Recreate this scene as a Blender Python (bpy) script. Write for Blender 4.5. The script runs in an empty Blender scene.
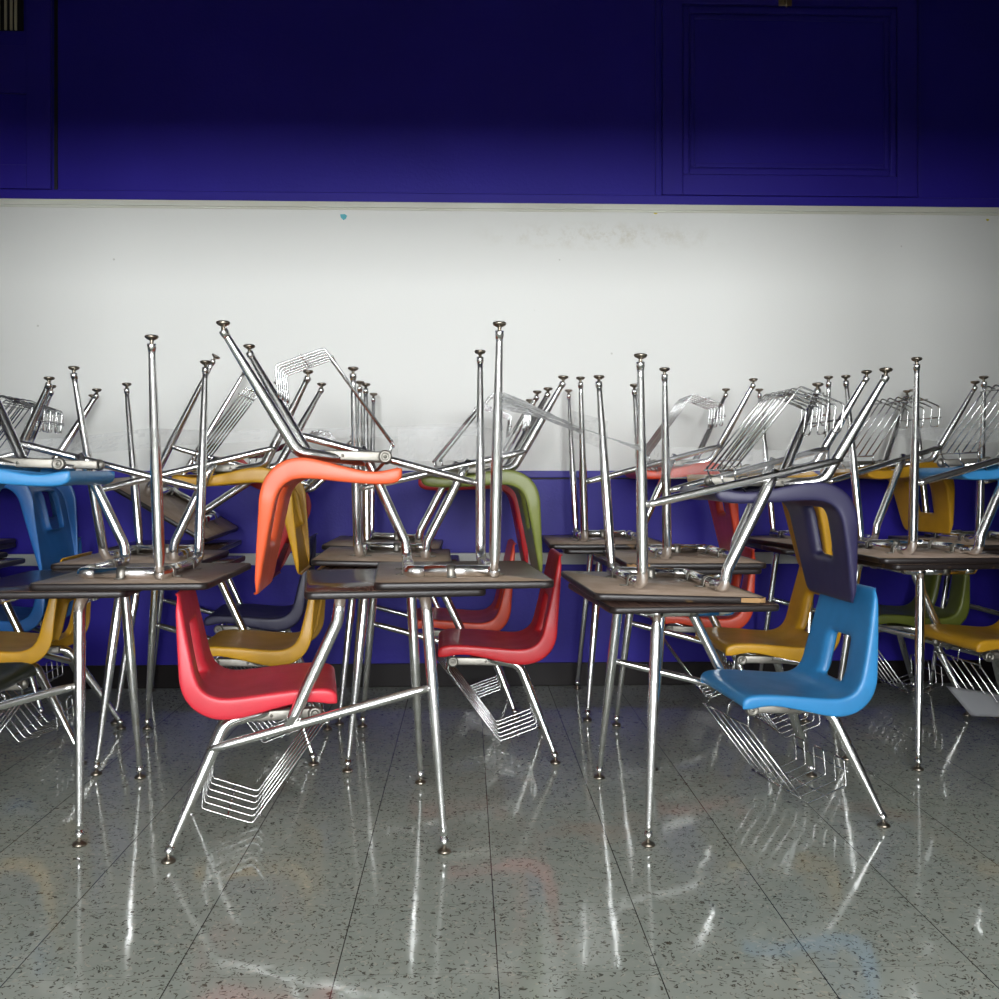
import bpy, bmesh, math, random
from mathutils import Vector, Matrix

random.seed(7)
C = bpy.context.scene.collection
PI = math.pi
YAW = math.radians(1.9)
CAMH = 0.945
F = 1000.0
HOR = 475.0
WALL_Y = 4.48

# ------------------------------------------------------------------ helpers
def lin(r, g, b):
    def f(c):
        c /= 255.0
        return c/12.92 if c <= 0.04045 else ((c+0.055)/1.055)**2.4
    return (f(r), f(g), f(b), 1.0)

def w2(x, d):
    """sideways / depth from where the photographer stood -> room X, Y"""
    return (x*math.cos(YAW)+d*math.sin(YAW), -x*math.sin(YAW)+d*math.cos(YAW))

def wp(px, py, d):
    x = (px-500)*d/F
    X, Y = w2(x, d)
    return Vector((X, Y, CAMH-(py-HOR)*d/F))

def wallpt(px, py):
    u = (px-500)/F
    dx, dy = w2(u, 1.0)
    t = WALL_Y/dy
    return (dx*t, CAMH-(py-HOR)/F*t)

def obj(name, bm, mats, parent=None, smooth=True):
    me = bpy.data.meshes.new(name)
    bmesh.ops.recalc_face_normals(bm, faces=bm.faces)
    bm.to_mesh(me); bm.free()
    if not isinstance(mats, (list, tuple)):
        mats = [mats]
    for m in mats:
        me.materials.append(m)
    if smooth:
        for p in me.polygons:
            p.use_smooth = True
    o = bpy.data.objects.new(name, me)
    C.objects.link(o)
    if parent is not None:
        o.parent = parent
    return o

def tag(o, label, cat, group=None):
    o['label'] = label; o['category'] = cat
    if group:
        o['group'] = group
    return o

def struct(name, bm, mats, parent=None, smooth=False):
    o = obj(name, bm, mats, parent, smooth)
    if parent is None:
        o['kind'] = 'structure'
    return o

def box(bm, x0, x1, y0, y1, z0, z1, mi=0, bev=0.0):
    r = bmesh.ops.create_cube(bm, size=1.0)
    vs = r['verts']
    for v in vs:
        v.co = Vector((x0+(v.co.x+.5)*(x1-x0), y0+(v.co.y+.5)*(y1-y0), z0+(v.co.z+.5)*(z1-z0)))
    fs = set(f for v in vs for f in v.link_faces)
    for f in fs:
        f.material_index = mi
    if bev > 0:
        es = list(set(e for v in vs for e in v.link_edges))
        res = bmesh.ops.bevel(bm, geom=es, offset=bev, segments=2, affect='EDGES', profile=0.5)
        for f in res['faces']:
            f.material_index = mi
    return bm

def fillet(pts, rads, seg=7):
    """pts: [(Vector, tube radius)], rads: fillet radius for inner points"""
    out = [pts[0]]
    for i in range(1, len(pts)-1):
        p, r = pts[i]
        a, ra = pts[i-1]; b, rb = pts[i+1]
        fr = rads[i-1]
        if fr <= 0:
            out.append(pts[i]); continue
        da = (a-p); db = (b-p)
        la, lb = da.length, db.length
        da.normalize(); db.normalize()
        ang = da.angle(db)
        t = min(fr/math.tan(ang/2), la*.49, lb*.49)
        p0 = p+da*t; p1 = p+db*t
        for k in range(seg+1):
            s = k/seg
            q = p0*(1-s)**2 + p*2*s*(1-s) + p1*s*s
            out.append((q, r))
    out.append(pts[-1])
    return out

def tube(bm, pts, sides=14, cap=True, mi=0):
    P = [p for p, r in pts]; R = [r for p, r in pts]
    n = len(P)
    T = []
    for i in range(n):
        a = P[max(i-1, 0)]; b = P[min(i+1, n-1)]
        T.append((b-a).normalized())
    up = Vector((0, 0, 1)) if abs(T[0].z) < .9 else Vector((1, 0, 0))
    N = T[0].cross(up).normalized()
    rings = []
    for i in range(n):
        if i > 0:
            ax = T[i-1].cross(T[i])
            if ax.length > 1e-7:
                N = Matrix.Rotation(T[i-1].angle(T[i]), 3, ax.normalized()) @ N
        N = (N-T[i]*N.dot(T[i])).normalized()
        B = T[i].cross(N)
        rings.append([bm.verts.new(P[i]+(N*math.cos(2*PI*k/sides)+B*math.sin(2*PI*k/sides))*R[i]) for k in range(sides)])
    for i in range(n-1):
        for k in range(sides):
            f = bm.faces.new((rings[i][k], rings[i][(k+1) % sides], rings[i+1][(k+1) % sides], rings[i+1][k]))
            f.material_index = mi
    if cap:
        bm.faces.new(rings[0][::-1]).material_index = mi
        bm.faces.new(rings[-1]).material_index = mi
    return bm

def V(x, y, z):
    return Vector((x, y, z))

def straight(a, b, ra, rb=None, n=2):
    rb = ra if rb is None else rb
    return [(a.lerp(b, i/(n-1)), ra+(rb-ra)*i/(n-1)) for i in range(n)]

def lathe(bm, prof, origin, axis='Z', seg=20):
    """prof: list of (r, h) from bottom up"""
    rings = []
    for r, h in prof:
        ring = []
        for k in range(seg):
            c, s = math.cos(2*PI*k/seg)*r, math.sin(2*PI*k/seg)*r
            if axis == 'Z':
                q = V(c, s, h)
            else:
                q = V(c, h, s)
            ring.append(bm.verts.new(origin+q))
        rings.append(ring)
    for i in range(len(rings)-1):
        for k in range(seg):
            bm.faces.new((rings[i][k], rings[i][(k+1) % seg], rings[i+1][(k+1) % seg], rings[i+1][k]))
    bm.faces.new(rings[0][::-1]); bm.faces.new(rings[-1])
    return bm

# ------------------------------------------------------------------ materials
def mat(name):
    m = bpy.data.materials.new(name); m.use_nodes = True
    nt = m.node_tree
    b = nt.nodes['Principled BSDF']
    return m, nt, b

def nd(nt, t, **kw):
    n = nt.nodes.new(t)
    for k, v in kw.items():
        if k.startswith('i_'):
            key = k[2:].replace('_', ' ')
            n.inputs[key].default_value = v
        else:
            setattr(n, k, v)
    return n

def math_node(nt, op, a, b=None):
    n = nt.nodes.new('ShaderNodeMath'); n.operation = op
    for i, x in enumerate((a, b)):
        if x is None: continue
        if isinstance(x, (int, float)):
            n.inputs[i].default_value = x
        else:
            nt.links.new(x, n.inputs[i])
    return n.outputs[0]

def mixc(nt, fac, a, b):
    n = nt.nodes.new('ShaderNodeMix'); n.data_type = 'RGBA'
    for sock, x in ((n.inputs[0], fac), (n.inputs[6], a), (n.inputs[7], b)):
        if isinstance(x, (int, float, tuple)):
            sock.default_value = x
        else:
            nt.links.new(x, sock)
    return n.outputs[2]

def bump(nt, b, height, strength, dist=0.002):
    n = nd(nt, 'ShaderNodeBump')
    n.inputs['Strength'].default_value = strength
    n.inputs['Distance'].default_value = dist
    nt.links.new(height, n.inputs['Height'])
    nt.links.new(n.outputs[0], b.inputs['Normal'])

def ramp(nt, src, p0, p1):
    n = nd(nt, 'ShaderNodeMapRange')
    nt.links.new(src, n.inputs[0])
    n.inputs[1].default_value = p0; n.inputs[2].default_value = p1
    return n.outputs[0]

def plastic(name, col):
    m, nt, b = mat(name)
    tc = nd(nt, 'ShaderNodeTexCoord')
    n1 = nd(nt, 'ShaderNodeTexNoise'); n1.inputs['Scale'].default_value = 420; n1.inputs['Detail'].default_value = 2
    n2 = nd(nt, 'ShaderNodeTexNoise'); n2.inputs['Scale'].default_value = 14; n2.inputs['Detail'].default_value = 6
    nt.links.new(tc.outputs['Object'], n1.inputs['Vector']); nt.links.new(tc.outputs['Object'], n2.inputs['Vector'])
    col = tuple(c*.80 for c in col[:3])+(1,)
    d = tuple(c*.86 for c in col[:3])+(1,)
    nt.links.new(mixc(nt, ramp(nt, n2.outputs[0], .35, .7), col, d), b.inputs['Base Color'])
    nt.links.new(math_node(nt, 'ADD', math_node(nt, 'MULTIPLY', n2.outputs[0], .18), .30), b.inputs['Roughness'])
    bump(nt, b, n1.outputs[0], .12, .0006)
    return m

def chrome():
    m, nt, b = mat('chrome_steel')
    tc = nd(nt, 'ShaderNodeTexCoord')
    n = nd(nt, 'ShaderNodeTexNoise'); n.inputs['Scale'].default_value = 22; n.inputs['Detail'].default_value = 7
    nt.links.new(tc.outputs['Object'], n.inputs['Vector'])
    b.inputs['Metallic'].default_value = 1
    nt.links.new(mixc(nt, ramp(nt, n.outputs[0], .5, .75), (.93, .93, .92, 1), (.70, .68, .64, 1)), b.inputs['Base Color'])
    nt.links.new(math_node(nt, 'ADD', math_node(nt, 'MULTIPLY', n.outputs[0], .16), .12), b.inputs['Roughness'])
    return m

def metal(name, col, rough):
    m, nt, b = mat(name)
    tc = nd(nt, 'ShaderNodeTexCoord')
    n = nd(nt, 'ShaderNodeTexNoise'); n.inputs['Scale'].default_value = 60
    nt.links.new(tc.outputs['Object'], n.inputs['Vector'])
    b.inputs['Metallic'].default_value = 1
    nt.links.new(mixc(nt, n.outputs[0], col, tuple(c*.7 for c in col[:3])+(1,)), b.inputs['Base Color'])
    b.inputs['Roughness'].default_value = rough
    return m

def laminate():
    m, nt, b = mat('walnut_laminate')
    tc = nd(nt, 'ShaderNodeTexCoord'); mp = nd(nt, 'ShaderNodeMapping')
    mp.inputs['Scale'].default_value = (30, 2.2, 4)
    n = nd(nt, 'ShaderNodeTexNoise'); n.inputs['Scale'].default_value = 3; n.inputs['Detail'].default_value = 8; n.inputs['Distortion'].default_value = .6
    nt.links.new(tc.outputs['Object'], mp.inputs[0]); nt.links.new(mp.outputs[0], n.inputs['Vector'])
    nt.links.new(mixc(nt, ramp(nt, n.outputs[0], .3, .7), lin(44, 32, 30), lin(84, 64, 56)), b.inputs['Base Color'])
    b.inputs['Roughness'].default_value = .22
    return m

def backer():
    m, nt, b = mat('desk_backer')
    tc = nd(nt, 'ShaderNodeTexCoord')
    n = nd(nt, 'ShaderNodeTexNoise'); n.inputs['Scale'].default_value = 9; n.inputs['Detail'].default_value = 9; n.inputs['Roughness'].default_value = .65
    nt.links.new(tc.outputs['Object'], n.inputs['Vector'])
    oi = nd(nt, 'ShaderNodeObjectInfo')
    c1 = mixc(nt, oi.outputs['Random'], lin(148, 130, 112), lin(160, 142, 130))
    nt.links.new(mixc(nt, ramp(nt, n.outputs[0], .4, .72), c1, lin(124, 104, 84)), b.inputs['Base Color'])
    b.inputs['Roughness'].default_value = .42
    return m

def edge_mat():
    m, nt, b = mat('black_vinyl_edge')
    tc = nd(nt, 'ShaderNodeTexCoord'); oi = nd(nt, 'ShaderNodeObjectInfo')
    va = nd(nt, 'ShaderNodeVectorMath'); va.operation = 'ADD'
    nt.links.new(tc.outputs['Object'], va.inputs[0]); nt.links.new(oi.outputs['Random'], va.inputs[1])
    n = nd(nt, 'ShaderNodeTexNoise'); n.inputs['Scale'].default_value = 11; n.inputs['Detail'].default_value = 6
    nt.links.new(va.outputs[0], n.inputs['Vector'])
    f = ramp(nt, n.outputs[0], .68, .74)
    nt.links.new(mixc(nt, f, lin(34, 27, 26), lin(120, 92, 58)), b.inputs['Base Color'])
    b.inputs['Roughness'].default_value = .38
    bump(nt, b, n.outputs[0], .3, .002)
    return m

def paint(name, col, col2, rough, bs, bstr, bdist=.0015, spec=.5):
    m, nt, b = mat(name)
    b.inputs['Specular IOR Level'].default_value = spec
    tc = nd(nt, 'ShaderNodeTexCoord')
    n = nd(nt, 'ShaderNodeTexNoise'); n.inputs['Scale'].default_value = bs; n.inputs['Detail'].default_value = 4
    n2 = nd(nt, 'ShaderNodeTexNoise'); n2.inputs['Scale'].default_value = 2.2; n2.inputs['Detail'].default_value = 6
    nt.links.new(tc.outputs['Object'], n.inputs['Vector']); nt.links.new(tc.outputs['Object'], n2.inputs['Vector'])
    nt.links.new(mixc(nt, ramp(nt, n2.outputs[0], .35, .7), col, col2), b.inputs['Base Color'])
    b.inputs['Roughness'].default_value = rough
    bump(nt, b, n.outputs[0], bstr, bdist)
    return m

def white_board_mat():
    m, nt, b = mat('white_paint_worn')
    tc = nd(nt, 'ShaderNodeTexCoord')
    n = nd(nt, 'ShaderNodeTexNoise'); n.inputs['Scale'].default_value = 160; n.inputs['Detail'].default_value = 3
    nt.links.new(tc.outputs['Object'], n.inputs['Vector'])
    # flecks of dirt and one long rubbed stain high on the panel
    fl = nd(nt, 'ShaderNodeTexNoise'); fl.inputs['Scale'].default_value = 13; fl.inputs['Detail'].default_value = 10; fl.inputs['Roughness'].default_value = .75
    nt.links.new(tc.outputs['Object'], fl.inputs['Vector'])
    sx = nd(nt, 'ShaderNodeSeparateXYZ'); nt.links.new(tc.outputs['Object'], sx.inputs[0])
    sxr = math_node(nt, 'MULTIPLY', math_node(nt, 'SUBTRACT', 1.0, math_node(nt, 'ABSOLUTE', math_node(nt, 'DIVIDE', math_node(nt, 'SUBTRACT', sx.outputs[0], .62), .62))), 1.0)
    szr = math_node(nt, 'SUBTRACT', 1.0, math_node(nt, 'ABSOLUTE', math_node(nt, 'DIVIDE', math_node(nt, 'SUBTRACT', sx.outputs[2], 2.02), .07)))
    msk = math_node(nt, 'MULTIPLY', math_node(nt, 'MAXIMUM', sxr, 0.0), math_node(nt, 'MAXIMUM', szr, 0.0))
    st = math_node(nt, 'MULTIPLY', msk, ramp(nt, fl.outputs[0], .46, .62))
    st = math_node(nt, 'MULTIPLY', st, .55)
    c = mixc(nt, st, lin(233, 233, 228), lin(176, 162, 120))
    sp = nd(nt, 'ShaderNodeTexVoronoi'); sp.inputs['Scale'].default_value = 9
    nt.links.new(tc.outputs['Object'], sp.inputs['Vector'])
    spm = math_node(nt, 'LESS_THAN', sp.outputs['Distance'], .045)
    spc = nd(nt, 'ShaderNodeSeparateColor'); nt.links.new(sp.outputs['Color'], spc.inputs[0])
    spm = math_node(nt, 'MULTIPLY', spm, math_node(nt, 'GREATER_THAN', spc.outputs[0], .72))
    c = mixc(nt, math_node(nt, 'MULTIPLY', spm, .35), c, lin(140, 134, 116))
    nt.links.new(c, b.inputs['Base Color'])
    b.inputs['Roughness'].default_value = .5
    bump(nt, b, n.outputs[0], .25, .0012)
    return m

def floor_mat():
    m, nt, b = mat('vinyl_tile_floor')
    tc = nd(nt, 'ShaderNodeTexCoord')
    sx = nd(nt, 'ShaderNodeSeparateXYZ'); nt.links.new(tc.outputs['Object'], sx.inputs[0])
    T = .3065
    u = math_node(nt, 'DIVIDE', math_node(nt, 'SUBTRACT', sx.outputs[0], .060), T)
    v = math_node(nt, 'DIVIDE', math_node(nt, 'SUBTRACT', sx.outputs[1], 2.203), T)
    fu = math_node(nt, 'FRACT', u); fv = math_node(nt, 'FRACT', v)
    du = math_node(nt, 'MINIMUM', fu, math_node(nt, 'SUBTRACT', 1.0, fu))
    dv = math_node(nt, 'MINIMUM', fv, math_node(nt, 'SUBTRACT', 1.0, fv))
    seam_u = ramp(nt, du, .0048, .0025); seam_v = math_node(nt, 'MULTIPLY', ramp(nt, dv, .004, .002), .35)
    seam = math_node(nt, 'MAXIMUM', seam_u, seam_v)
    cell = nd(nt, 'ShaderNodeCombineXYZ')
    nt.links.new(math_node(nt, 'FLOOR', u), cell.inputs[0]); nt.links.new(math_node(nt, 'FLOOR', v), cell.inputs[1])
    wn = nd(nt, 'ShaderNodeTexWhiteNoise'); nt.links.new(cell.outputs[0], wn.inputs['Vector'])
    base = mixc(nt, wn.outputs['Value'], lin(149, 155, 146), lin(156, 161, 152))
    cloud = nd(nt, 'ShaderNodeTexNoise'); cloud.inputs['Scale'].default_value = 26; cloud.inputs['Detail'].default_value = 5
    nt.links.new(tc.outputs['Object'], cloud.inputs['Vector'])
    base = mixc(nt, math_node(nt, 'MULTIPLY', ramp(nt, cloud.outputs[0], .4, .7), .45), base, lin(166, 166, 156))
    # chips: short dark and light flecks pressed into the tile
    col = base
    wz = nd(nt, 'ShaderNodeTexNoise'); wz.inputs['Scale'].default_value = 38; wz.inputs['Detail'].default_value = 3
    nt.links.new(tc.outputs['Object'], wz.inputs['Vector'])
    wm = nd(nt, 'ShaderNodeVectorMath'); wm.operation = 'MULTIPLY_ADD'; wm.inputs[1].default_value = (.05, .05, 0)
    nt.links.new(wz.outputs['Color'], wm.inputs[0]); nt.links.new(tc.outputs['Object'], wm.inputs[2])
    for sc, off, thr, keep, dark in (((46, 118, 1), 0, .22, .70, lin(50, 44, 36)), ((120, 52, 1), 7.3, .20, .74, lin(62, 54, 42)), ((90, 130, 1), 5.1, .2, .72, lin(84, 76, 62)), ((70, 40, 1), 3.1, .22, .72, lin(172, 170, 158))):
        mp = nd(nt, 'ShaderNodeMapping'); mp.inputs['Scale'].default_value = sc; mp.inputs['Location'].default_value = (off, off*1.7, 0)
        nt.links.new(wm.outputs[0], mp.inputs[0])
        dn = nd(nt, 'ShaderNodeTexVoronoi'); dn.voronoi_dimensions = '2D'; dn.inputs['Scale'].default_value = 1
        nt.links.new(mp.outputs[0], dn.inputs['Vector'])
        sc_ = nd(nt, 'ShaderNodeSeparateColor'); nt.links.new(dn.outputs['Color'], sc_.inputs[0])
        f = math_node(nt, 'MULTIPLY', math_node(nt, 'LESS_THAN', dn.outputs['Distance'], thr), math_node(nt, 'GREATER_THAN', sc_.outputs[0], keep))
        col = mixc(nt, math_node(nt, 'MULTIPLY', f, .8), col, dark)
    # faint rusty scuffs
    rs = nd(nt, 'ShaderNodeTexNoise'); rs.inputs['Scale'].default_value = 2.6; rs.inputs['Detail'].default_value = 8
    mp = nd(nt, 'ShaderNodeMapping'); mp.inputs['Location'].default_value = (4.1, 1.3, 0)
    nt.links.new(tc.outputs['Object'], mp.inputs[0]); nt.links.new(mp.outputs[0], rs.inputs['Vector'])
    col = mixc(nt, math_node(nt, 'MULTIPLY', ramp(nt, rs.outputs[0], .62, .76), .35), col, lin(176, 142, 120))
    col = mixc(nt, seam, col, lin(46, 44, 40))
    nt.links.new(col, b.inputs['Base Color'])
    nz = nd(nt, 'ShaderNodeTexNoise'); nz.inputs['Scale'].default_value = 9; nz.inputs['Detail'].default_value = 3
    nt.links.new(tc.outputs['Object'], nz.inputs['Vector'])
    nt.links.new(math_node(nt, 'ADD', math_node(nt, 'MULTIPLY', ramp(nt, nz.outputs[0], .3, .7), .06), .05), b.inputs['Roughness'])
    b.inputs['IOR'].default_value = 1.42
    bump(nt, b, nz.outputs[0], .22, .004)
    return m

def emissive(name, col, s):
    m, nt, b = mat(name)
    b.inputs['Base Color'].default_value = (.8, .8, .8, 1)
    b.inputs['Emission Color'].default_value = col
    b.inputs['Emission Strength'].default_value = s
    return m

def tape_mat(name, f0, f1, trl):
    m, nt, b = mat(name)
    out = nt.nodes['Material Output']
    tr = nd(nt, 'ShaderNodeBsdfTransparent'); tr.inputs[0].default_value = (.97, .97, .97, 1)
    b.inputs['Base Color'].default_value = (.94, .95, .95, 1)
    b.inputs['Roughness'].default_value = .24
    tc = nd(nt, 'ShaderNodeTexCoord')
    n = nd(nt, 'ShaderNodeTexNoise'); n.inputs['Scale'].default_value = 12; n.inputs['Detail'].default_value = 3
    nt.links.new(tc.outputs['Object'], n.inputs['Vector'])
    tl = nd(nt, 'ShaderNodeBsdfTranslucent'); tl.inputs[0].default_value = (.95, .95, .96, 1)
    df = nd(nt, 'ShaderNodeMixShader'); df.inputs[0].default_value = trl
    nt.links.new(b.outputs[0], df.inputs[1]); nt.links.new(tl.outputs[0], df.inputs[2])
    mx = nd(nt, 'ShaderNodeMixShader')
    nt.links.new(math_node(nt, 'ADD', math_node(nt, 'MULTIPLY', ramp(nt, n.outputs[0], .45, .8), f1), f0), mx.inputs[0])
    nt.links.new(tr.outputs[0], mx.inputs[1]); nt.links.new(df.outputs[0], mx.inputs[2])
    nt.links.new(mx.outputs[0], out.inputs[0])
    bump(nt, b, n.outputs[0], .2, .003)
    return m

M = {
    'chrome': chrome(), 'wire': metal('basket_wire', (.72, .72, .71, 1), .22), 'zinc': metal('zinc_bracket', (.36, .34, .30, 1), .5),
    'bronze': metal('glide_nickel', (.36, .31, .25, 1), .3), 'lam': laminate(), 'back': backer(), 'edge': edge_mat(),
    'blue': paint('blue_wall_paint', lin(48, 36, 156), lin(43, 32, 146), .42, 95, .55, spec=.28),
    'bluetrim': paint('blue_trim_paint', lin(50, 38, 154), lin(45, 34, 144), .40, 40, .12, spec=.3),
    'white': white_board_mat(), 'whitetrim': paint('white_trim_paint', lin(226, 226, 214), lin(208, 206, 190), .4, 60, .1),
    'rail': paint('grey_raceway_paint', lin(196, 198, 194), lin(180, 182, 178), .4, 60, .05),
    'base': paint('dark_cove_base', lin(24, 17, 17), lin(18, 13, 13), .5, 50, .1, spec=.25),
    'floor': floor_mat(), 'ceil': paint('ceiling_paint', lin(170, 168, 166), lin(160, 158, 156), .8, 60, .1),
    'blocker': paint('light_blocker_paint', lin(190, 188, 188), lin(180, 178, 180), .7, 60, .1),
    'room': paint('room_paint', lin(186, 184, 182), lin(176, 174, 174), .6, 60, .1),
    'sky': emissive('daylight_sky', (.95, .98, 1.0, 1), 31.0), 'frame': paint('window_frame_paint', lin(120, 118, 112), lin(110, 108, 104), .4, 60, .05),
    'tape': tape_mat('clear_packing_tape', .12, .06, .1), 'strand': tape_mat('folded_packing_tape', .75, .25, 0.0), 'paper': paint('white_paper', lin(226, 228, 232), lin(214, 216, 222), .7, 20, .1),
    'cyan': paint('cyan_sticker', lin(96, 186, 196), lin(84, 170, 184), .5, 20, .05),
    'yel': paint('yellow_sticker', lin(214, 200, 60), lin(200, 186, 50), .5, 20, .05),
    'chip': paint('raw_particleboard', lin(164, 128, 84), lin(110, 82, 52), .8, 140, .8),
    'brass': metal('brass_latch', (.62, .5, .28, 1), .35), 'slat': paint('cream_slats', lin(196, 190, 160), lin(176, 170, 140), .5, 30, .05),
    'dark': paint('dark_gap', lin(18, 16, 26), lin(14, 12, 20), .6, 30, .05),
}
PL = {
    'red': plastic('red_plastic', lin(228, 52, 68)), 'deepred': plastic('deep_red_plastic', lin(206, 36, 44)),
    'orange': plastic('orange_plastic', lin(250, 104, 58)), 'redorange': plastic('red_orange_plastic', lin(234, 78, 44)),
    'yellow': plastic('mustard_plastic', lin(214, 160, 36)), 'blue': plastic('sky_blue_plastic', lin(58, 146, 208)),
    'midblue': plastic('mid_blue_plastic', lin(44, 112, 186)),
    'navy': plastic('navy_plastic', lin(52, 48, 84)), 'shadeolive': plastic('shaded_olive_plastic', lin(96, 104, 34)), 'olive': plastic('olive_plastic', lin(130, 138, 62)), 'forest': plastic('dark_green_plastic', lin(48, 54, 34)),  # the darker olive has one seat's shade put into its colour
}

# ------------------------------------------------------------------ chair-desk pieces (local: x forward, y left, z up)
H = 0.66
TH = 0.018
TR = 0.0152
ZT = H-TH-TR

def shell_bm(back_h):
    k = (back_h-.47)/(.69-.47)
    ctrl = [(.040, .352), (.052, .362), (.052, .376), (.036, .388), (0, .392), (-.06, .390), (-.13, .384), (-.195, .378), (-.240, .380),
            (-.272, .396), (-.290, .424), (-.300, .462)]
    for x, z in ((-.3135, .52), (-.3265, .58), (-.337, .63), (-.346, .672), (-.350, .687), (-.355, .693), (-.362, .693)):
        ctrl.append((-.300+(x+.300)*k, .47+(z-.47)*k))
    def cr(p0, p1, p2, p3, t):
        return tuple(.5*((2*b)+(-a+c)*t+(2*a-5*b+4*c-d)*t*t+(-a+3*b-3*c+d)*t**3) for a, b, c, d in zip(p0, p1, p2, p3))
    prof = []
    for i in range(len(ctrl)-1):
        p0 = ctrl[max(i-1, 0)]; p3 = ctrl[min(i+2, len(ctrl)-1)]
        for s in range(3):
            prof.append(cr(p0, ctrl[i], ctrl[i+1], p3, s/3))
    prof.append(ctrl[-1])
    n = len(prof)
    L = [0]
    for i in range(1, n):
        L.append(L[-1]+math.dist(prof[i], prof[i-1]))
    tot = L[-1]
    cols = [-1, -.93, -.82, -.68, -.52, -.36, -.18, 0, .18, .36, .52, .68, .82, .93, 1]
    bm = bmesh.new(); rows = []; norms = []
    for i, (x, z) in enumerate(prof):
        a = prof[max(i-1, 0)]; b = prof[min(i+1, n-1)]
        tx, tz = b[0]-a[0], b[1]-a[1]
        l = math.hypot(tx, tz); tx /= l; tz /= l
        nx, nz = tz, -tx            # towards the sitter
        if L[i] < .08:
            q_ = max(0, L[i]/.08*2-1); nx, nz = nx*q_, nz*q_+1.0*(1-q_); l = math.hypot(nx, nz); nx /= l; nz /= l
        if i > n-7: nx, nz = (.95, .2)
        s = L[i]/tot
        hw = .178+.012*math.sin(min(s*2.2, 1)*PI/2)
        if s > .62: hw -= .034*((s-.62)/.38)**1.3
        ends = min(L[i], tot-L[i])
        rr = .045
        if ends < rr: hw -= rr*.62*(1-math.sqrt(max(0, 1-(1-ends/rr)**2)))
        fd = .011+.032*math.sin(PI*min(1, max(0, (s+.03))/1.0))**1.1+.012*math.exp(-((s-.50)/.14)**2)
        e_ = min(1, (tot-L[i])/.045); fd = .0035+(fd-.0035)*e_*e_*(3-2*e_)
        if L[i] < .13:
            q_ = max(0, (L[i]-.05)/.08); fd = fd*q_+max(.003, z-.3515)*(1-q_)
        dish = .010*math.sin(PI*min(1, s*1.05))
        row = []
        sec = [(-1, -fd), (-1.006, -fd*.55), (-1.006, -.009*min(1, fd/.02)), (-1.0, -.0025)]
        for c in cols[1:-1]:
            sec.append((c*.972/.93 if abs(c) == .93 else c, -dish*(1-c*c)))
        sec += [(1.0, -.0025), (1.006, -.009*min(1, fd/.02)), (1.006, -fd*.55), (1, -fd)]
        for yy, o in sec:
            row.append(bm.verts.new(V(x+nx*o, yy*hw, z+nz*o)))
        rows.append(row); norms.append((nx, nz))
    hole = []
    for i in range(n-1):
        for j in range(len(rows[0])-1):
            zc = (rows[i][j].co.z+rows[i+1][j+1].co.z)/2; xc = rows[i][j].co.x
            yc = (rows[i][j].co.y+rows[i+1][j+1].co.y)/2
            f = bm.faces.new((rows[i][j], rows[i][j+1], rows[i+1][j+1], rows[i+1][j]))
            if xc < -.262 and .398 < zc < .545 and abs(yc) < .064:
                hole.append(f)
    bmesh.ops.delete(bm, geom=hole, context='FACES')
    # rim of the slot, turned to the rear
    edges = [e for e in bm.edges if e.is_boundary and all(abs(v.co.y) < .09 and v.co.x < -.25 and .37 < v.co.z < .57 for v in e.verts)]
    r = bmesh.ops.extrude_edge_only(bm, edges=edges)
    nv = [g for g in r['geom'] if isinstance(g, bmesh.types.BMVert)]
    for v in nv:
        v.co.x -= .026; v.co.z -= .006
        v.co.y *= .93
    bmesh.ops.recalc_face_normals(bm, faces=bm.faces)
    return bm

_shells = {}
def shell_mesh(back_h, colour):
    key = (back_h, colour)
    if key in _shells: return _shells[key]
    bm = shell_bm(back_h)
    me = bpy.data.meshes.new('seat_shell'); bm.to_mesh(me); bm.free()
    o = bpy.data.objects.new('seat_shell_tmp', me); C.objects.link(o)
    s = o.modifiers.new('solid', 'SOLIDIFY'); s.thickness = .0055; s.offset = 0
    ss = o.modifiers.new('sub', 'SUBSURF'); ss.levels = 1; ss.render_levels = 1
    dg = bpy.context.evaluated_depsgraph_get()
    m2 = bpy.data.meshes.new_from_object(o.evaluated_get(dg))
    bpy.data.objects.remove(o); bpy.data.meshes.remove(me)
    m2.name = 'seat_shell'
    m2.materials.clear(); m2.materials.append(PL[colour])
    for p in m2.polygons: p.use_smooth = True
    _shells[key] = m2
    return m2

def leg_taper(foot, top):
    """from foot up: slim end, swelling to full tube at 55 per cent"""
    pts = []
    for s, r in ((0, .0088), (.06, .0092), (.25, .0112), (.5, .0140), (.6, .0150), (1, TR)):
        pts.append((foot.lerp(top, s), r))
    return pts

RT = V(.280, -.205, ZT); LT = V(.280, .205, ZT)
RBT = V(-.222, -.158, .322); LBT = V(-.222, .158, .322)

def right_front_leg(RF):
    bm = bmesh.new()
    pts = leg_taper(RF, RT)[:-1]+[(RT, TR), (V(.280, -.12, ZT), TR)]
    tube(bm, fillet(pts, [0]*(len(pts)-3)+[.055]))
    return bm

def left_front_leg(LF):
    bm = bmesh.new()
    d = (LF-LT).normalized()
    pts = leg_taper(LF, LT+d*.05)+[(LT+d*.025, .0115), (LT+d*.004, .0125)]
    tube(bm, pts)
    return bm

def rear_leg(foot, top, side):
    bm = bmesh.new()
    pts = leg_taper(foot, top)[:-1]+[(top, TR), (V(-.06, side*.120, .343), .0115)]
    tube(bm, fillet(pts, [0]*(len(pts)-3)+[.05]))
    return bm

def glide_bm(foot):
    bm = bmesh.new()
    o = V(foot.x, foot.y, 0)
    lathe(bm, [(.0125, 0), (.0165, .0015), (.0175, .005), (.0150, .009), (.0085, .0125), (.0048, .0145), (.0048, .028), (.003, .029)], o)
    return bm

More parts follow.
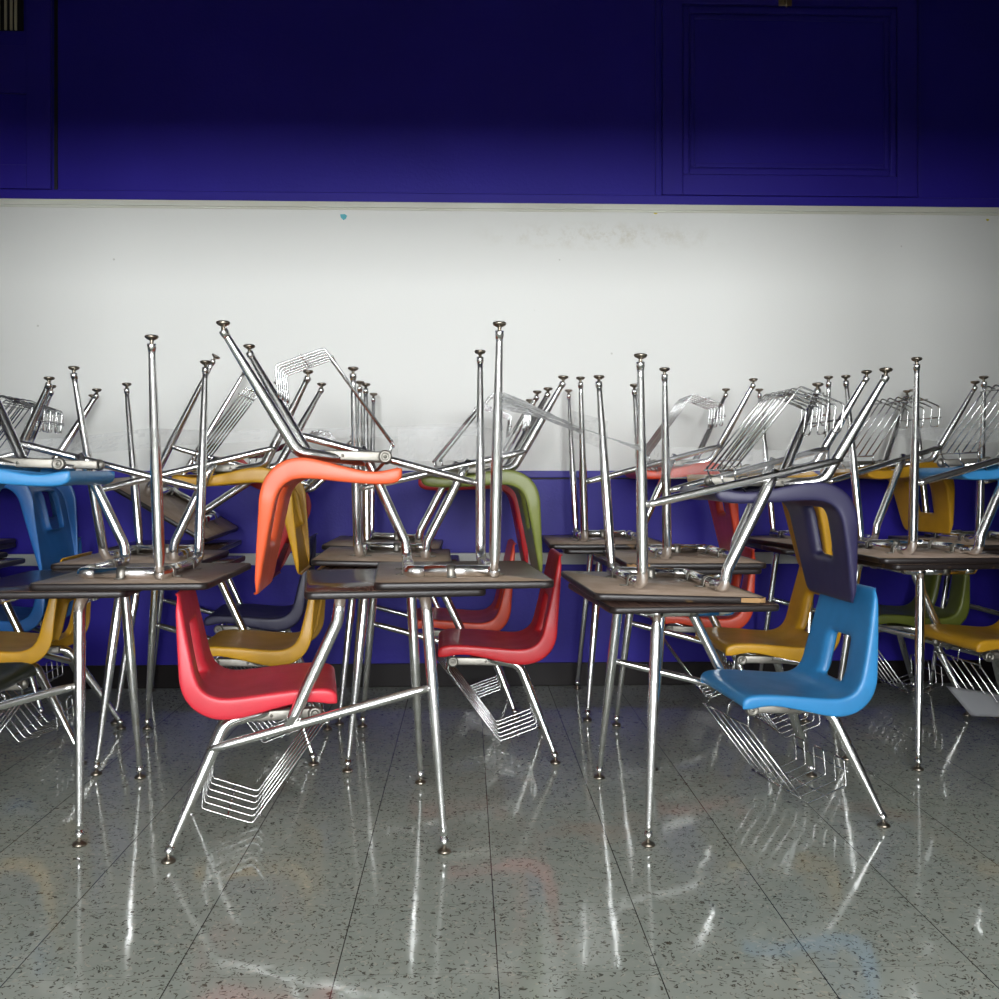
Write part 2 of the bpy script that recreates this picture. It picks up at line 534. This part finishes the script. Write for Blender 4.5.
def collar_bm(foot, top):
    bm = bmesh.new()
    d = (top-foot).normalized()
    tube(bm, [(foot-d*.002, .0102), (foot-d*.001, .0112), (foot+d*.011, .0112), (foot+d*.012, .0100), (foot+d*.018, .0096)], 16)
    return bm

def desk_frame_bm():
    bm = bmesh.new()
    tube(bm, straight(V(.280, -.121, ZT), V(.280, .213, ZT), TR))
    tube(bm, [(V(.279, .165, ZT), TR), (V(.10, .165, ZT), TR)])
    pts = [(V(.101, .165, ZT), TR), (V(.062, .165, ZT), TR), (V(.062, .10, ZT), TR), (V(.062, -.13, ZT), TR)]
    tube(bm, fillet(pts, [.03, 0]))
    return bm

def arm_bm():
    bm = bmesh.new()
    pts = [(V(-.075, -.196, .298), .0135), (V(-.05, -.205, .345), TR), (V(.055, -.212, .575), TR), (V(.062, -.212, ZT), TR), (V(.062, -.12, ZT), TR)]
    tube(bm, fillet(pts, [.03, .06, .045]))
    return bm

def brace_bm(RF, RB):
    bm = bmesh.new()
    a = RB.lerp(RBT, .79)+V(-.012, -.010, 0); b = RF.lerp(RT, .63)+V(-.012, -.004, 0)
    d = (b-a).normalized()
    tube(bm, [(a, .006), (a+d*.02, .0095), (a+d*.05, .0115), (b-d*.05, .0115), (b-d*.02, .0098), (b, .0085)])
    return bm

def clip_bm(c, along):
    """saddle clip screwed to the underside, strap across the tube; along = 'x' or 'y' (tube direction)"""
    bm = bmesh.new()
    r0, r1, w = TR+.0004, TR+.002, .011
    segs = 9
    zt = H-TH
    outer, inner = [], []
    for k in range(segs+1):
        a = PI+PI*k/segs
        outer.append((math.cos(a)*r1, ZT+math.sin(a)*r1)); inner.append((math.cos(a)*r0, ZT+math.sin(a)*r0))
    outer = [(-r1, zt-.002), *outer, (r1, zt-.002)]; inner = [(-r0, zt-.002), *inner, (r0, zt-.002)]
    def P(s, z, t):
        return V(c.x+t, c.y+s, z) if along == 'x' else V(c.x+s, c.y+t, z)
    ring = []
    for (s, z), (s2, z2) in zip(outer, inner):
        ring.append([bm.verts.new(P(s, z, -w)), bm.verts.new(P(s, z, w)), bm.verts.new(P(s2, z2, w)), bm.verts.new(P(s2, z2, -w))])
    for i in range(len(ring)-1):
        for k in range(4):
            bm.faces.new((ring[i][k], ring[i][(k+1) % 4], ring[i+1][(k+1) % 4], ring[i+1][k]))
    for sg in (-1, 1):
        a, b = sorted((sg*r0, sg*(r1+.018)))
        if along == 'x': box(bm, c.x-w, c.x+w, c.y+a, c.y+b, zt-.003, zt-.0005)
        else: box(bm, c.x+a, c.x+b, c.y-w, c.y+w, zt-.003, zt-.0005)
    return bm

def rrect(hx0, hx1, hy, r, n=6):
    pts = []
    for cx, cy, a0 in ((hx1-r, hy-r, 0), (hx0+r, hy-r, 90), (hx0+r, -hy+r, 180), (hx1-r, -hy+r, 270)):
        for k in range(n+1):
            a = math.radians(a0+90*k/n)
            pts.append((cx+r*math.cos(a), cy+r*math.sin(a)))
    return pts

TX0, TX1, TYH = -.025, .423, .296
def top_bm():
    bm = bmesh.new()
    o = rrect(TX0+.003, TX1-.003, TYH-.003, .024)
    lo = [bm.verts.new(V(x, y, H-TH)) for x, y in o]; hi = [bm.verts.new(V(x, y, H)) for x, y in o]
    n = len(o)
    for k in range(n):
        f = bm.faces.new((lo[k], lo[(k+1) % n], hi[(k+1) % n], hi[k])); f.material_index = 1
    bm.faces.new(hi).material_index = 0
    bm.faces.new(lo[::-1]).material_index = 1
    return bm

def edge_bm():
    bm = bmesh.new()
    secs = [(.0035, H-TH+.0004), (.001, H-TH-.0006), (-.001, H-TH+.003), (-.0016, H-TH/2), (-.001, H-.003), (.001, H-.0002), (.0035, H-.0004)]
    rings = []
    for ins, z in secs:
        rings.append([bm.verts.new(V(x, y, z)) for x, y in rrect(TX0+ins, TX1-ins, TYH-ins, .024)])
    n = len(rings[0])
    m = len(rings)
    for i in range(m):
        for k in range(n):
            bm.faces.new((rings[i][k], rings[i][(k+1) % n], rings[(i+1) % m][(k+1) % n], rings[(i+1) % m][k]))
    return bm

def bracket_bm(side):
    bm = bmesh.new()
    y = side*.135
    box(bm, -.20, .005, y-.011, y+.011, .316, .342, bev=.003)
    for v in bm.verts: v.co.z += (v.co.x+.1)*.03
    tube(bm, straight(V(-.17, y-.0135*1, .327), V(-.17, y+.0135, .327), .004), 10)
    tube(bm, straight(V(-.11, y-.0135*1, .329), V(-.11, y+.0135, .329), .004), 10)
    return bm

def bolt_bm(side):
    bm = bmesh.new()
    o = V(.0, side*.146, .332)
    pr = [(.017, 0), (.0175, .003), (.0175, .012), (.015, .0155), (.010, .0162), (.009, .0140), (.004, .0140), (.003, .0165)]
    lathe(bm, [(r, h*side) for r, h in pr], o, 'Y', 24)
    return bm

WY = [-.132, -.080, -.028, .028, .080, .132]
BP = [V(.022, 0, .300), V(-.158, 0, .052), V(-.283, 0, .098), V(-.276, 0, .178)]
WR = .0028
def basket_bm():
    bm = bmesh.new()
    for i in range(0, 6, 2):
        ya, yb = WY[i], WY[i+1]
        p = [V(b.x, ya, b.z) for b in BP]+[V(b.x, yb, b.z) for b in reversed(BP)]
        tube(bm, fillet([(q, WR) for q in p], [.012, .012, .012, .012, .012, .012], 4), 7)
    for q in (BP[0], BP[1].lerp(BP[0], .10)+V(.003, 0, -.003), BP[1].lerp(BP[2], .5)+V(0, 0, -.005), BP[2].lerp(BP[3], .55)+V(-.005, 0, 0)):
        tube(bm, straight(V(q.x, -.140, q.z), V(q.x, .140, q.z), WR*1.05), 7)
    return bm

def hanger_bm(y):
    bm = bmesh.new()
    tube(bm, fillet([(V(BP[0].x-.004, y*1.12, BP[0].z-.012), WR), (V(BP[0].x-.012, y, BP[0].z+.03), WR), (V(-.03, y, .372), WR)], [.01], 4), 7)
    return bm

_master = {}
def part(name, key, fn, mats, parent, label=None):
    if key not in _master:
        o = obj(name, fn(), mats, parent)
        if label: o['label'] = label
        _master[key] = o
        return o
    o = _master[key].copy(); C.objects.link(o); o.parent = parent
    return o

def chair_desk(label, colour, N, a, facing, inverted=False, base=0.0, zs=1.0, tilt=0.0, back_h=.69, tipz=None, fx=None, rx=None, sx=0.0, sz=0.0, basket=True, brot=0, bz=0.0, chips=(), shs=1.0):
    """N: near front foot (or upturned tip) as sideways/depth; a: turn in degrees; facing +1 right, -1 left"""
    root = bpy.data.objects.new('chair_desk', None); C.objects.link(root)
    root.empty_display_size = .1
    tag(root, label, 'school desk', 'chair desks turned upside down on top' if inverted else 'chair desks standing on the floor')
    if fx is None: fx = .305 if inverted else .335
    if rx is None: rx = -.375 if inverted else -.335
    if inverted: base += .0015
    RF = V(fx, -.285, .024); LF = V(fx, .285, .024)
    RB = V(rx, -.225, .024); LB = V(rx, .225, .024)
    R = Matrix.Rotation(-YAW, 4, 'Z') @ Matrix.Rotation(math.radians(tilt), 4, 'Y') @ Matrix.Rotation(math.radians(a)+(0 if facing > 0 else PI), 4, 'Z')
    if inverted:
        R = R @ Matrix.Rotation(PI, 4, 'X')
    S = Matrix.Diagonal((1, 1, zs, 1))
    side = -.285 if (facing > 0) != inverted else .285
    p = (R @ S) @ V(fx, side, 0)
    z = 0.0
    if inverted: z = base+H*zs if tipz is None else tipz
    X, Y = w2(*N)
    root.matrix_world = Matrix.Translation(V(X, Y, z)-p) @ R @ S
    sh = bpy.data.objects.new('seat_shell', shell_mesh(back_h, colour)); C.objects.link(sh); sh.parent = root
    sh.location = (.006+(.012 if inverted else 0)+sx, 0, sz)
    sh.scale.x = shs
    tp = part('tabletop', 'top', top_bm, [M['lam'], M['back']], root)
    part('edge_band', 'edge', edge_bm, M['edge'], tp, 'black vinyl edge band')
    for q, (cx, sy) in enumerate(chips[:1]):
        bm = bmesh.new()
        sg = 1 if cx > 0 else -1
        o_ = rrect(TX0-.0026, TX1+.0026, TYH+.0026, .024, 10)
        sel = [p for p in o_ if p[1]*sy > TYH-.030 and (p[0]-cx)*sg > -.034]
        sel.sort(key=lambda p: math.atan2((p[1]-sy*(TYH-.024)), (p[0]-(cx-sg*.024))*sg)*sy)
        sel = [(cx-sg*(.024+.045), sy*(TYH+.0026))]+sorted(sel, key=lambda p: p[0]*sg)
        rings = []
        for i_, (x_, y_) in enumerate(sel):
            w_ = .004*random.random()
            dx_, dy_ = (x_-(cx-sg*.04)), (y_-sy*(TYH-.04)); l_ = math.hypot(dx_, dy_); dx_ /= l_; dy_ /= l_
            rings.append([bm.verts.new(V(x_, y_, H-TH+.0005+w_)), bm.verts.new(V(x_, y_, H-.003-w_)), bm.verts.new(V(x_-dx_*.006, y_-dy_*.006, H-.003-w_)), bm.verts.new(V(x_-dx_*.006, y_-dy_*.006, H-TH+.0005+w_))])
        for i_ in range(len(rings)-1):
            for k_ in range(4):
                bm.faces.new((rings[i_][k_], rings[i_][(k_+1) % 4], rings[i_+1][(k_+1) % 4], rings[i_+1][k_]))
        bm.faces.new(rings[0]); bm.faces.new(rings[-1][::-1])
        ch_ = obj('chipped_corner', bm, M['chip'], tp, False); ch_['label'] = 'chipped corner showing pale wood core'
    for key, fn, foot, top in (('rf%.3f' % fx, lambda: right_front_leg(RF), RF, RT), ('lf%.3f' % fx, lambda: left_front_leg(LF), LF, LT),
                               ('rb%.3f' % rx, lambda: rear_leg(RB, RBT, -1), RB, RBT), ('lb%.3f' % rx, lambda: rear_leg(LB, LBT, 1), LB, LBT)):
        l = part('leg', key, fn, M['chrome'], root)
        part('glide', key+'g', lambda: glide_bm(foot), M['bronze'], l, 'dark bronze glide foot')
        part('collar', key+'c', lambda: collar_bm(foot, top), M['chrome'], l)
    fr = part('desk_frame', 'frame', desk_frame_bm, M['chrome'], root)
    for k, (c, al) in enumerate(((V(.280, -.09, 0), 'y'), (V(.280, .12, 0), 'y'), (V(.17, .165, 0), 'x'), (V(.062, .09, 0), 'y'), (V(.062, -.07, 0), 'y'))):
        part('mounting_clip', 'clip%d' % k, lambda: clip_bm(c, al), M['zinc'], fr)
    part('support_arm', 'arm', arm_bm, M['chrome'], root)
    part('side_brace', 'brace%.3f%.3f' % (fx, rx), lambda: brace_bm(RF, RB), M['chrome'], root)
    for s in (-1, 1):
        bk = part('seat_bracket', 'brk%d' % s, lambda: bracket_bm(s), M['zinc'], root, 'dull zinc seat bracket')
        part('bolt', 'bolt%d' % s, lambda: bolt_bm(s), M['zinc'], bk)
    if not basket: return root
    bs = part('book_basket', 'basket', basket_bm, M['wire'], root)
    bs.rotation_euler.z = math.radians(brot); bs.location.z = bz
    for k, y in enumerate((-.116, .0, .116)):
        part('hanger', 'hanger%d' % k, lambda: hanger_bm(y), M['wire'], bs)
    return root

# ---- row nearest the photographer
chair_desk('school desk with red seat facing right, at front left of centre', 'red', (-.1375, 2.50), 10.5, 1, back_h=.632, fx=.318, rx=-.352, sx=-.006, sz=.009)
chair_desk('upside-down desk with bright orange seat, lying over the red front desk', 'orange', (0, 2.50), 6, 1, True, H, zs=1.01, fx=.285, rx=-.40, sx=-.026, sz=.010, shs=.92, back_h=.67)
chair_desk('school desk with dark green seat cut off at far left edge', 'forest', (-1.07, 2.547), 5, 1, zs=.985, fx=.305, sx=-.03)
chair_desk('upside-down desk with sky blue seat at far left, nearest the front', 'blue', (-.887, 2.55), 3, 1, True, H*.985, zs=.985, basket=False, fx=.282, sx=-.035)
chair_desk('school desk with sky blue slotted seat facing left, front right', 'blue', (.379, 2.547), 6.9, -1, zs=.925, fx=.325, rx=-.34, sx=-.024, sz=-.012, shs=.95, brot=7, bz=-.02)
chair_desk('upside-down desk with dark navy seat hanging above the sky blue chair', 'navy', (.36, 2.55), 5, -1, True, H*.925+.012, zs=.955, tilt=2.0, back_h=.665, fx=.325, rx=-.355, sx=.010, chips=[(TX0, -1)])
# ---- middle row
chair_desk('school desk with mustard seat at left edge, behind the dark green one', 'yellow', (-2.085, 3.15), 5, -1, zs=.96, rx=-.39, sx=.045)
chair_desk('upside-down desk at left edge, blue back with slot hanging in mid row', 'midblue', (-2.16, 3.20), 3, -1, True, H*.96, zs=.96, sx=.01)
chair_desk('school desk with mustard seat facing left, just behind the red front seat', 'yellow', (-1.27, 3.15), 4, -1, zs=.975, back_h=.64)
chair_desk('upside-down desk with mustard seat, behind the hanging bright orange seat', 'yellow', (-1.345, 3.16), 4.5, -1, True, H*.975, zs=.975, fx=.35)
chair_desk('school desk with deep red seat facing left, in the middle of the row', 'deepred', (-.483, 3.18), 3, -1, zs=.975, sx=-.012)
chair_desk('upside-down desk with olive green seat hanging above the deep red chair', 'olive', (-.465, 3.18), 3.6, -1, True, H*.975+.01, zs=.96, tilt=1.5, sx=.008)
chair_desk('school desk with mustard seat right behind the sky blue front chair', 'yellow', (.49, 3.20), 5, -1, zs=.975)
chair_desk('upside-down desk with mustard seat seen through the navy seat slot', 'yellow', (.528, 3.20), 2, -1, True, H*.975, zs=.975, sx=.055, chips=[(TX1, -1)])
chair_desk('school desk with mustard seat and paper in basket at right edge', 'yellow', (1.34, 3.20), 8, -1)
chair_desk('upside-down desk with sky blue seat at right edge of the photo', 'blue', (1.335, 3.20), 3, -1, True, H, sx=.03)
# ---- row against the wall
chair_desk('school desk with blue seat by the wall at far left', 'midblue', (-2.45, 3.80), 3, -1, zs=.98)
chair_desk('upside-down desk by the wall at far left, blue back hanging', 'midblue', (-2.42, 3.80), 3, -1, True, H*.98, zs=.98, sx=.04)
chair_desk('school desk with dark navy seat by the wall, behind the mustard chair', 'navy', (-1.46, 3.80), 6, -1, fx=.36, sx=-.01)
chair_desk('tipped upside-down desk, its brown desktop slanting down, with red seat', 'deepred', (-1.075, 3.80), 3, -1, True, tilt=31, tipz=1.40, zs=.97, fx=.300, rx=-.30, sx=.05)
chair_desk('school desk with orange seat by the wall, behind the deep red chair', 'redorange', (-.605, 3.78), 3, -1, zs=.97, sx=.012)
chair_desk('upside-down desk with bright red seat, behind the olive green one', 'deepred', (-.53, 3.80), 2, -1, True, H*.97+.014, zs=.98, tilt=2.5, sx=-.006, sz=.02, shs=1.08)
chair_desk('school desk with orange seat by the wall, behind right mustard chair', 'redorange', (.338, 3.845), -.5, -1, back_h=.645)
chair_desk('upside-down desk by the wall with red orange seat, right of centre', 'redorange', (.310, 3.83), .6, -1, True, H)
chair_desk('school desk with olive green seat in shade by the wall at right', 'shadeolive', (1.17, 3.83), 3, -1, back_h=.63, sx=-.04)
chair_desk('upside-down desk by the wall at right with mustard slotted back', 'yellow', (1.25, 3.80), 12, -1, True, H, back_h=.612)
chair_desk('school desk by the wall at far right, mostly outside the photo', 'forest', (1.92, 3.82), 3, -1)
chair_desk('upside-down desk by the wall at far right, mostly outside the photo', 'olive', (1.84, 3.80), 3, -1, True, H)

# ------------------------------------------------------------------ tape
def ribbon(name, pts, widths, label, thick=.0006, sag=0.0, twist=None):
    """pts: world points along the centre, widths in metres (height of the band)"""
    bm = bmesh.new()
    P = []; Wd = []; Tw = []
    for i in range(len(pts)-1):
        n = 14
        for k in range(n if i < len(pts)-2 else n+1):
            s = k/n
            q = pts[i].lerp(pts[i+1], s)
            q.z -= sag*4*s*(1-s)
            P.append(q); Wd.append(widths[i]+(widths[i+1]-widths[i])*s)
            t0, t1 = (twist[i], twist[i+1]) if twist else (0, 0)
            Tw.append(t0+(t1-t0)*s)
    rows = []
    for i, q in enumerate(P):
        t = (P[min(i+1, len(P)-1)]-P[max(i-1, 0)]).normalized()
        side = t.cross(V(0, 0, 1)).normalized()
        up = side.cross(t).normalized()
        up2 = up*math.cos(Tw[i])+side*math.sin(Tw[i])
        row = []
        for k in range(6):
            u = k/5-.5
            row.append(bm.verts.new(q+up2*(u*Wd[i])+side*(.0016*math.sin(i*1.3+k*2.1))))
        rows.append(row)
    for i in range(len(rows)-1):
        for k in range(5):
            bm.faces.new((rows[i][k], rows[i][k+1], rows[i+1][k+1], rows[i+1][k]))
    geom = bm.faces[:]
    r = bmesh.ops.solidify(bm, geom=geom, thickness=thick)
    o = obj(name, bm, M['strand' if 'strand' in label else 'tape'], None, False)
    tag(o, label, 'tape', 'clear packing tape wound round the legs')
    return o

ribbon('packing_tape', [wp(-60, 455, 2.9), wp(72, 446, 3.085), wp(152, 438, 2.515), wp(206, 437, 3.04), wp(356, 433, 3.12), wp(480, 429, 3.02)],
       [.06, .055, .05, .04, .035, .04], 'long clear tape band strung across upturned legs at the left')
ribbon('packing_tape', [wp(398, 445, 3.0), wp(479, 443, 3.02), wp(500, 444, 2.475), wp(513, 444, 2.48)], [.10, .10, .07, .06],
       'wide clear tape band pulled round the tallest pair of upturned legs')
ribbon('packing_tape', [wp(503, 396, 2.475), wp(571, 424, 3.75), wp(604, 436, 3.02), wp(641, 449, 2.50)], [.024, .009, .007, .014],
       'upper twisted tape strand from tallest leg to the leg right of it', twist=[0, .9, 1.0, .3])
ribbon('packing_tape', [wp(503, 403, 2.48), wp(545, 418, 3.1), wp(583, 432, 3.72)], [.03, .010, .016],
       'lower short tape strand from tallest leg to the wall-row legs', twist=[0, 1.0, .2])
ribbon('packing_tape', [wp(570, 423, 3.74), wp(608, 436, 3.02)], [.10, .09],
       'cloudy tape patch stretched between upturned legs right of the gap')
ribbon('packing_tape', [wp(640, 452, 2.50), wp(668, 463, 3.12), wp(760, 464, 3.15), wp(852, 462, 3.1)], [.06, .10, .09, .06],
       'clear tape band from the tall leg to basket above the navy seat')
ribbon('packing_tape', [wp(890, 432, 3.3), wp(918, 433, 3.165), wp(962, 436, 3.3), wp(1030, 434, 3.5)], [.02, .04, .045, .05],
       'clear tape band round the upturned leg at far right')

# ------------------------------------------------------------------ paper in the right basket
bm = bmesh.new()
g = []
for i in range(13):
    row = []
    for j in range(9):
        u, v = i/12, j/8
        row.append(bm.verts.new(V(u*.30, v*.20, .035*math.sin(u*2.6+.2)*(1-v*.6)+.05*u*u)))
    g.append(row)
for i in range(12):
    for j in range(8):
        bm.faces.new((g[i][j], g[i+1][j], g[i+1][j+1], g[i][j+1]))
bmesh.ops.solidify(bm, geom=bm.faces[:], thickness=.0006)
pp = obj('paper_sheet', bm, M['paper'])
q = wp(971, 718, 3.34)
pp.location = (q.x, q.y, q.z)
pp.rotation_euler = (math.radians(20), math.radians(17), math.radians(4))
tag(pp, 'white paper sheet curling in the wire basket at right edge', 'paper')

# ------------------------------------------------------------------ room
XL, XR, YB, ZC = -4.6, 4.6, -3.4, 3.9
bm = bmesh.new(); box(bm, XL, XR, YB, WALL_Y, -.05, 0); struct('floor', bm, M['floor'])
z_low = wallpt(500, 471)[1]; z_up = wallpt(500, 207)[1]
bm = bmesh.new()
box(bm, XL, XR, WALL_Y, WALL_Y+.15, 0, z_low, 0)
box(bm, XL, XR, WALL_Y, WALL_Y+.15, z_low, z_up, 1)
box(bm, XL, XR, WALL_Y, WALL_Y+.15, z_up, ZC, 0)
struct('wall_back', bm, [M['blue'], M['white']])
bm = bmesh.new(); box(bm, XL, XR, WALL_Y-.008, WALL_Y, 0, .104, bev=.003); struct('baseboard_back', bm, M['base'])
bm = bmesh.new(); box(bm, XL, XR, WALL_Y-.020, WALL_Y, .545, .597, bev=.004); struct('trim_1', bm, M['rail'])
bm = bmesh.new(); box(bm, XL, XR, WALL_Y-.014, WALL_Y, z_low-.030, z_low+.001, bev=.003); struct('trim_2', bm, M['bluetrim'])
bm = bmesh.new(); box(bm, XL, XR, WALL_Y-.011, WALL_Y, z_low-.037, z_low-.0302); struct('trim_11', bm, M['dark'])
bm = bmesh.new(); box(bm, XL, XR, WALL_Y-.020, WALL_Y, z_up-.012, z_up+.014, bev=.004)
box(bm, XL, XR, WALL_Y-.008, WALL_Y, z_up-.020, z_up-.011, bev=.002); struct('trim_3', bm, M['whitetrim'])
bm = bmesh.new(); box(bm, XL, XR, WALL_Y-.016, WALL_Y, z_up+.014, z_up+.056, bev=.004); struct('trim_4', bm, M['bluetrim'])

def frame_ring(bm, x0, x1, z0, z1, w, y0, y1, bev=.003):
    box(bm, x0, x0+w, y0, y1, z0, z1, bev=bev); box(bm, x1-w, x1, y0, y1, z0, z1, bev=bev)
    box(bm, x0+w, x1-w, y0, y1, z0, z0+w, bev=bev); box(bm, x0+w, x1-w, y0, y1, z1-w, z1, bev=bev)

# right panelled door set high in the wall
zb = z_up+.057
ztop = wallpt(700, -8)[1]
xa = wallpt(662, 100)[0]; xb = wallpt(916, 100)[0]
bm = bmesh.new(); frame_ring(bm, xa, xb, zb, ZC-.3, .092, WALL_Y-.022, WALL_Y)
box(bm, xa+.09, xb-.09, WALL_Y-.022, WALL_Y, wallpt(700, 6)[1], wallpt(700, -30)[1], bev=.003)
dr = struct('door_1', bm, M['bluetrim'])
bm = bmesh.new()
x0, x1, z0, z1 = xa+.094, xb-.094, zb+.094, wallpt(700, 8)[1]
frame_ring(bm, x0, x1, z0, z1, .028, WALL_Y-.016, WALL_Y, .005)
frame_ring(bm, x0+.034, x1-.034, z0+.034, z1-.034, .02, WALL_Y-.011, WALL_Y, .004)
obj('panel_moulding', bm, M['bluetrim'], dr, False)
bm = bmesh.new()
lx, lz = wallpt(784, 6)
box(bm, lx-.03, lx+.03, WALL_Y-.027, WALL_Y-.0215, lz-.012, lz+.022, bev=.002)
tube(bm, fillet([(V(lx-.005, WALL_Y-.028, lz+.006), .005), (V(lx-.005, WALL_Y-.050, lz+.002), .005), (V(lx-.002, WALL_Y-.050, lz-.028), .0045)], [.01]), 10)
lt = obj('latch', bm, M['brass'], dr); lt['label'] = 'small tarnished brass latch'
# thin seams that split the blue boarding
for n_, px in ((5, 657), (6, 919)):
    sx_ = wallpt(px, 100)[0]
    bm = bmesh.new(); box(bm, sx_-.006, sx_+.006, WALL_Y-.012, WALL_Y, zb, ZC, bev=.002); struct('trim_%d' % n_, bm, M['bluetrim'])
# left framed door leaf, with a slatted light near the top
xr = wallpt(53, 100)[0]
bm = bmesh.new()
xl = xr-1.0
frame_ring(bm, xl, xr, zb, ZC-.3, .105, WALL_Y-.022, WALL_Y)
zr = wallpt(10, 90)[1]
box(bm, xl+.1, xr-.1, WALL_Y-.020, WALL_Y, zr-.02, zr+.19, bev=.003)
dl = struct('door_2', bm, M['bluetrim'])
sx_ = wallpt(57, 100)[0]
bm = bmesh.new(); box(bm, sx_-.007, sx_+.007, WALL_Y-.010, WALL_Y, zb, ZC, bev=.002); struct('trim_7', bm, M['dark'])
bm = bmesh.new()
wx = wallpt(22, 10)[0]; wz = wallpt(10, 31)[1]
box(bm, xl+.1, wx+.01, WALL_Y-.006, WALL_Y+.001, wz, wz+.5)
w1 = obj('pane', bm, M['dark'], dl, False)
bm = bmesh.new()
for k in range(14):
    x = wx-.015-k*.0245-(.005 if k % 3 == 0 else 0)
    if x < xl+.12: break
    box(bm, x-.006, x+.004, WALL_Y-.014, WALL_Y-.004, wz, wz+.5, bev=.002)
sl = obj('slat_blind', bm, M['slat'], dl, False); sl['label'] = 'cream vertical slats'

# scraps stuck to the white band
def scrap(px, py, w, h, m, label, name='sticker'):
    x, z = wallpt(px, py)
    bm = bmesh.new()
    pts = [(-.5, .45), (.2, .5), (.55, .2), (.3, -.35), (0, -.55), (-.4, -.1)]
    a = [bm.verts.new(V(x+u*w, WALL_Y-.0012, z+v*h)) for u, v in pts]
    b = [bm.verts.new(V(x+u*w, WALL_Y, z+v*h)) for u, v in pts]
    bm.faces.new(a); bm.faces.new(b[::-1])
    for k in range(6): bm.faces.new((a[k], a[(k+1) % 6], b[(k+1) % 6], b[k]))
    tag(obj(name, bm, m, None, False), label, 'sticker')
scrap(344, 217, .030, .026, M['cyan'], 'cyan scrap stuck high on the white wall band')
scrap(988, 220, .014, .010, M['yel'], 'tiny yellow scrap on white wall at far right')
scrap(656, 213.5, .018, .006, M['yel'], 'tiny yellow scrap under the ledge right of centre')

# side and rear of the room, ceiling, plus added unseen light blockers ahead of the back wall
for nm, x0, x1 in (('wall_left', XL-.15, XL), ('wall_right', XR, XR+.15)):
    bm = bmesh.new(); box(bm, x0, x1, YB, WALL_Y+.15, -.05, ZC); struct(nm, bm, M['room'])
bm = bmesh.new(); box(bm, XL-.15, XR+.15, YB-.15, WALL_Y+.15, ZC, ZC+.1); struct('ceiling', bm, M['ceil'])
bm = bmesh.new(); box(bm, XL, XR, 1.55, 1.95, 2.04, ZC, bev=.01); struct('trim_8', bm, M['blocker'])  # added overhead, out of view: keeps window light off the upper wall
for n_, x0, x1 in ((9, XL, -1.80), (10, 1.57, XR)):
    bm = bmesh.new(); box(bm, x0, x1, 1.60, 1.90, 0, 2.06, bev=.01); struct('trim_%d' % n_, bm, M['blocker'])  # added piers, out of view: dim the back wall towards both sides
WX = [(-2.35, -.95), (-.70, .70), (.95, 2.35)]
WZ0, WZ1 = .95, 2.55
bm = bmesh.new()
box(bm, XL-.15, XR+.15, YB-.15, YB, -.05, WZ0); box(bm, XL-.15, XR+.15, YB-.15, YB, WZ1, ZC)
ed = [XL-.15]+[v for w in WX for v in w]+[XR+.15]
for k in range(0, len(ed), 2): box(bm, ed[k], ed[k+1], YB-.15, YB, WZ0, WZ1)
struct('wall_front', bm, M['room'])
for k, (x0, x1) in enumerate(WX):
    bm = bmesh.new(); frame_ring(bm, x0, x1, WZ0, WZ1, .05, YB-.10, YB-.02, .004)
    box(bm, x0+.05, x1-.05, YB-.09, YB-.03, (WZ0+WZ1)/2-.02, (WZ0+WZ1)/2+.02, bev=.003)
    wn = struct('window_%d' % (k+1), bm, M['frame'])
    bm = bmesh.new(); box(bm, x0+.05, x1-.05, YB-.08, YB-.07, WZ0+.05, WZ1-.05)
    obj('pane', bm, M['sky'], wn, False)

# ------------------------------------------------------------------ camera, world, view
cam = bpy.data.cameras.new('camera'); co = bpy.data.objects.new('camera', cam); C.objects.link(co)
co.location = (0, 0, CAMH); co.rotation_euler = (PI/2, 0, -YAW)
cam.sensor_width = 36; cam.lens = 36*F/999; cam.shift_y = -(499.5-HOR)/999; cam.clip_start = .05
bpy.context.scene.camera = co
w = bpy.data.worlds.new('world'); bpy.context.scene.world = w; w.use_nodes = True
w.node_tree.nodes['Background'].inputs[0].default_value = (.5, .55, .6, 1)
w.node_tree.nodes['Background'].inputs[1].default_value = .2
vs = bpy.context.scene.view_settings
vs.view_transform = 'Standard'; vs.look = 'None'; vs.gamma = 1; vs.use_curve_mapping = False
vs.exposure = 0.0
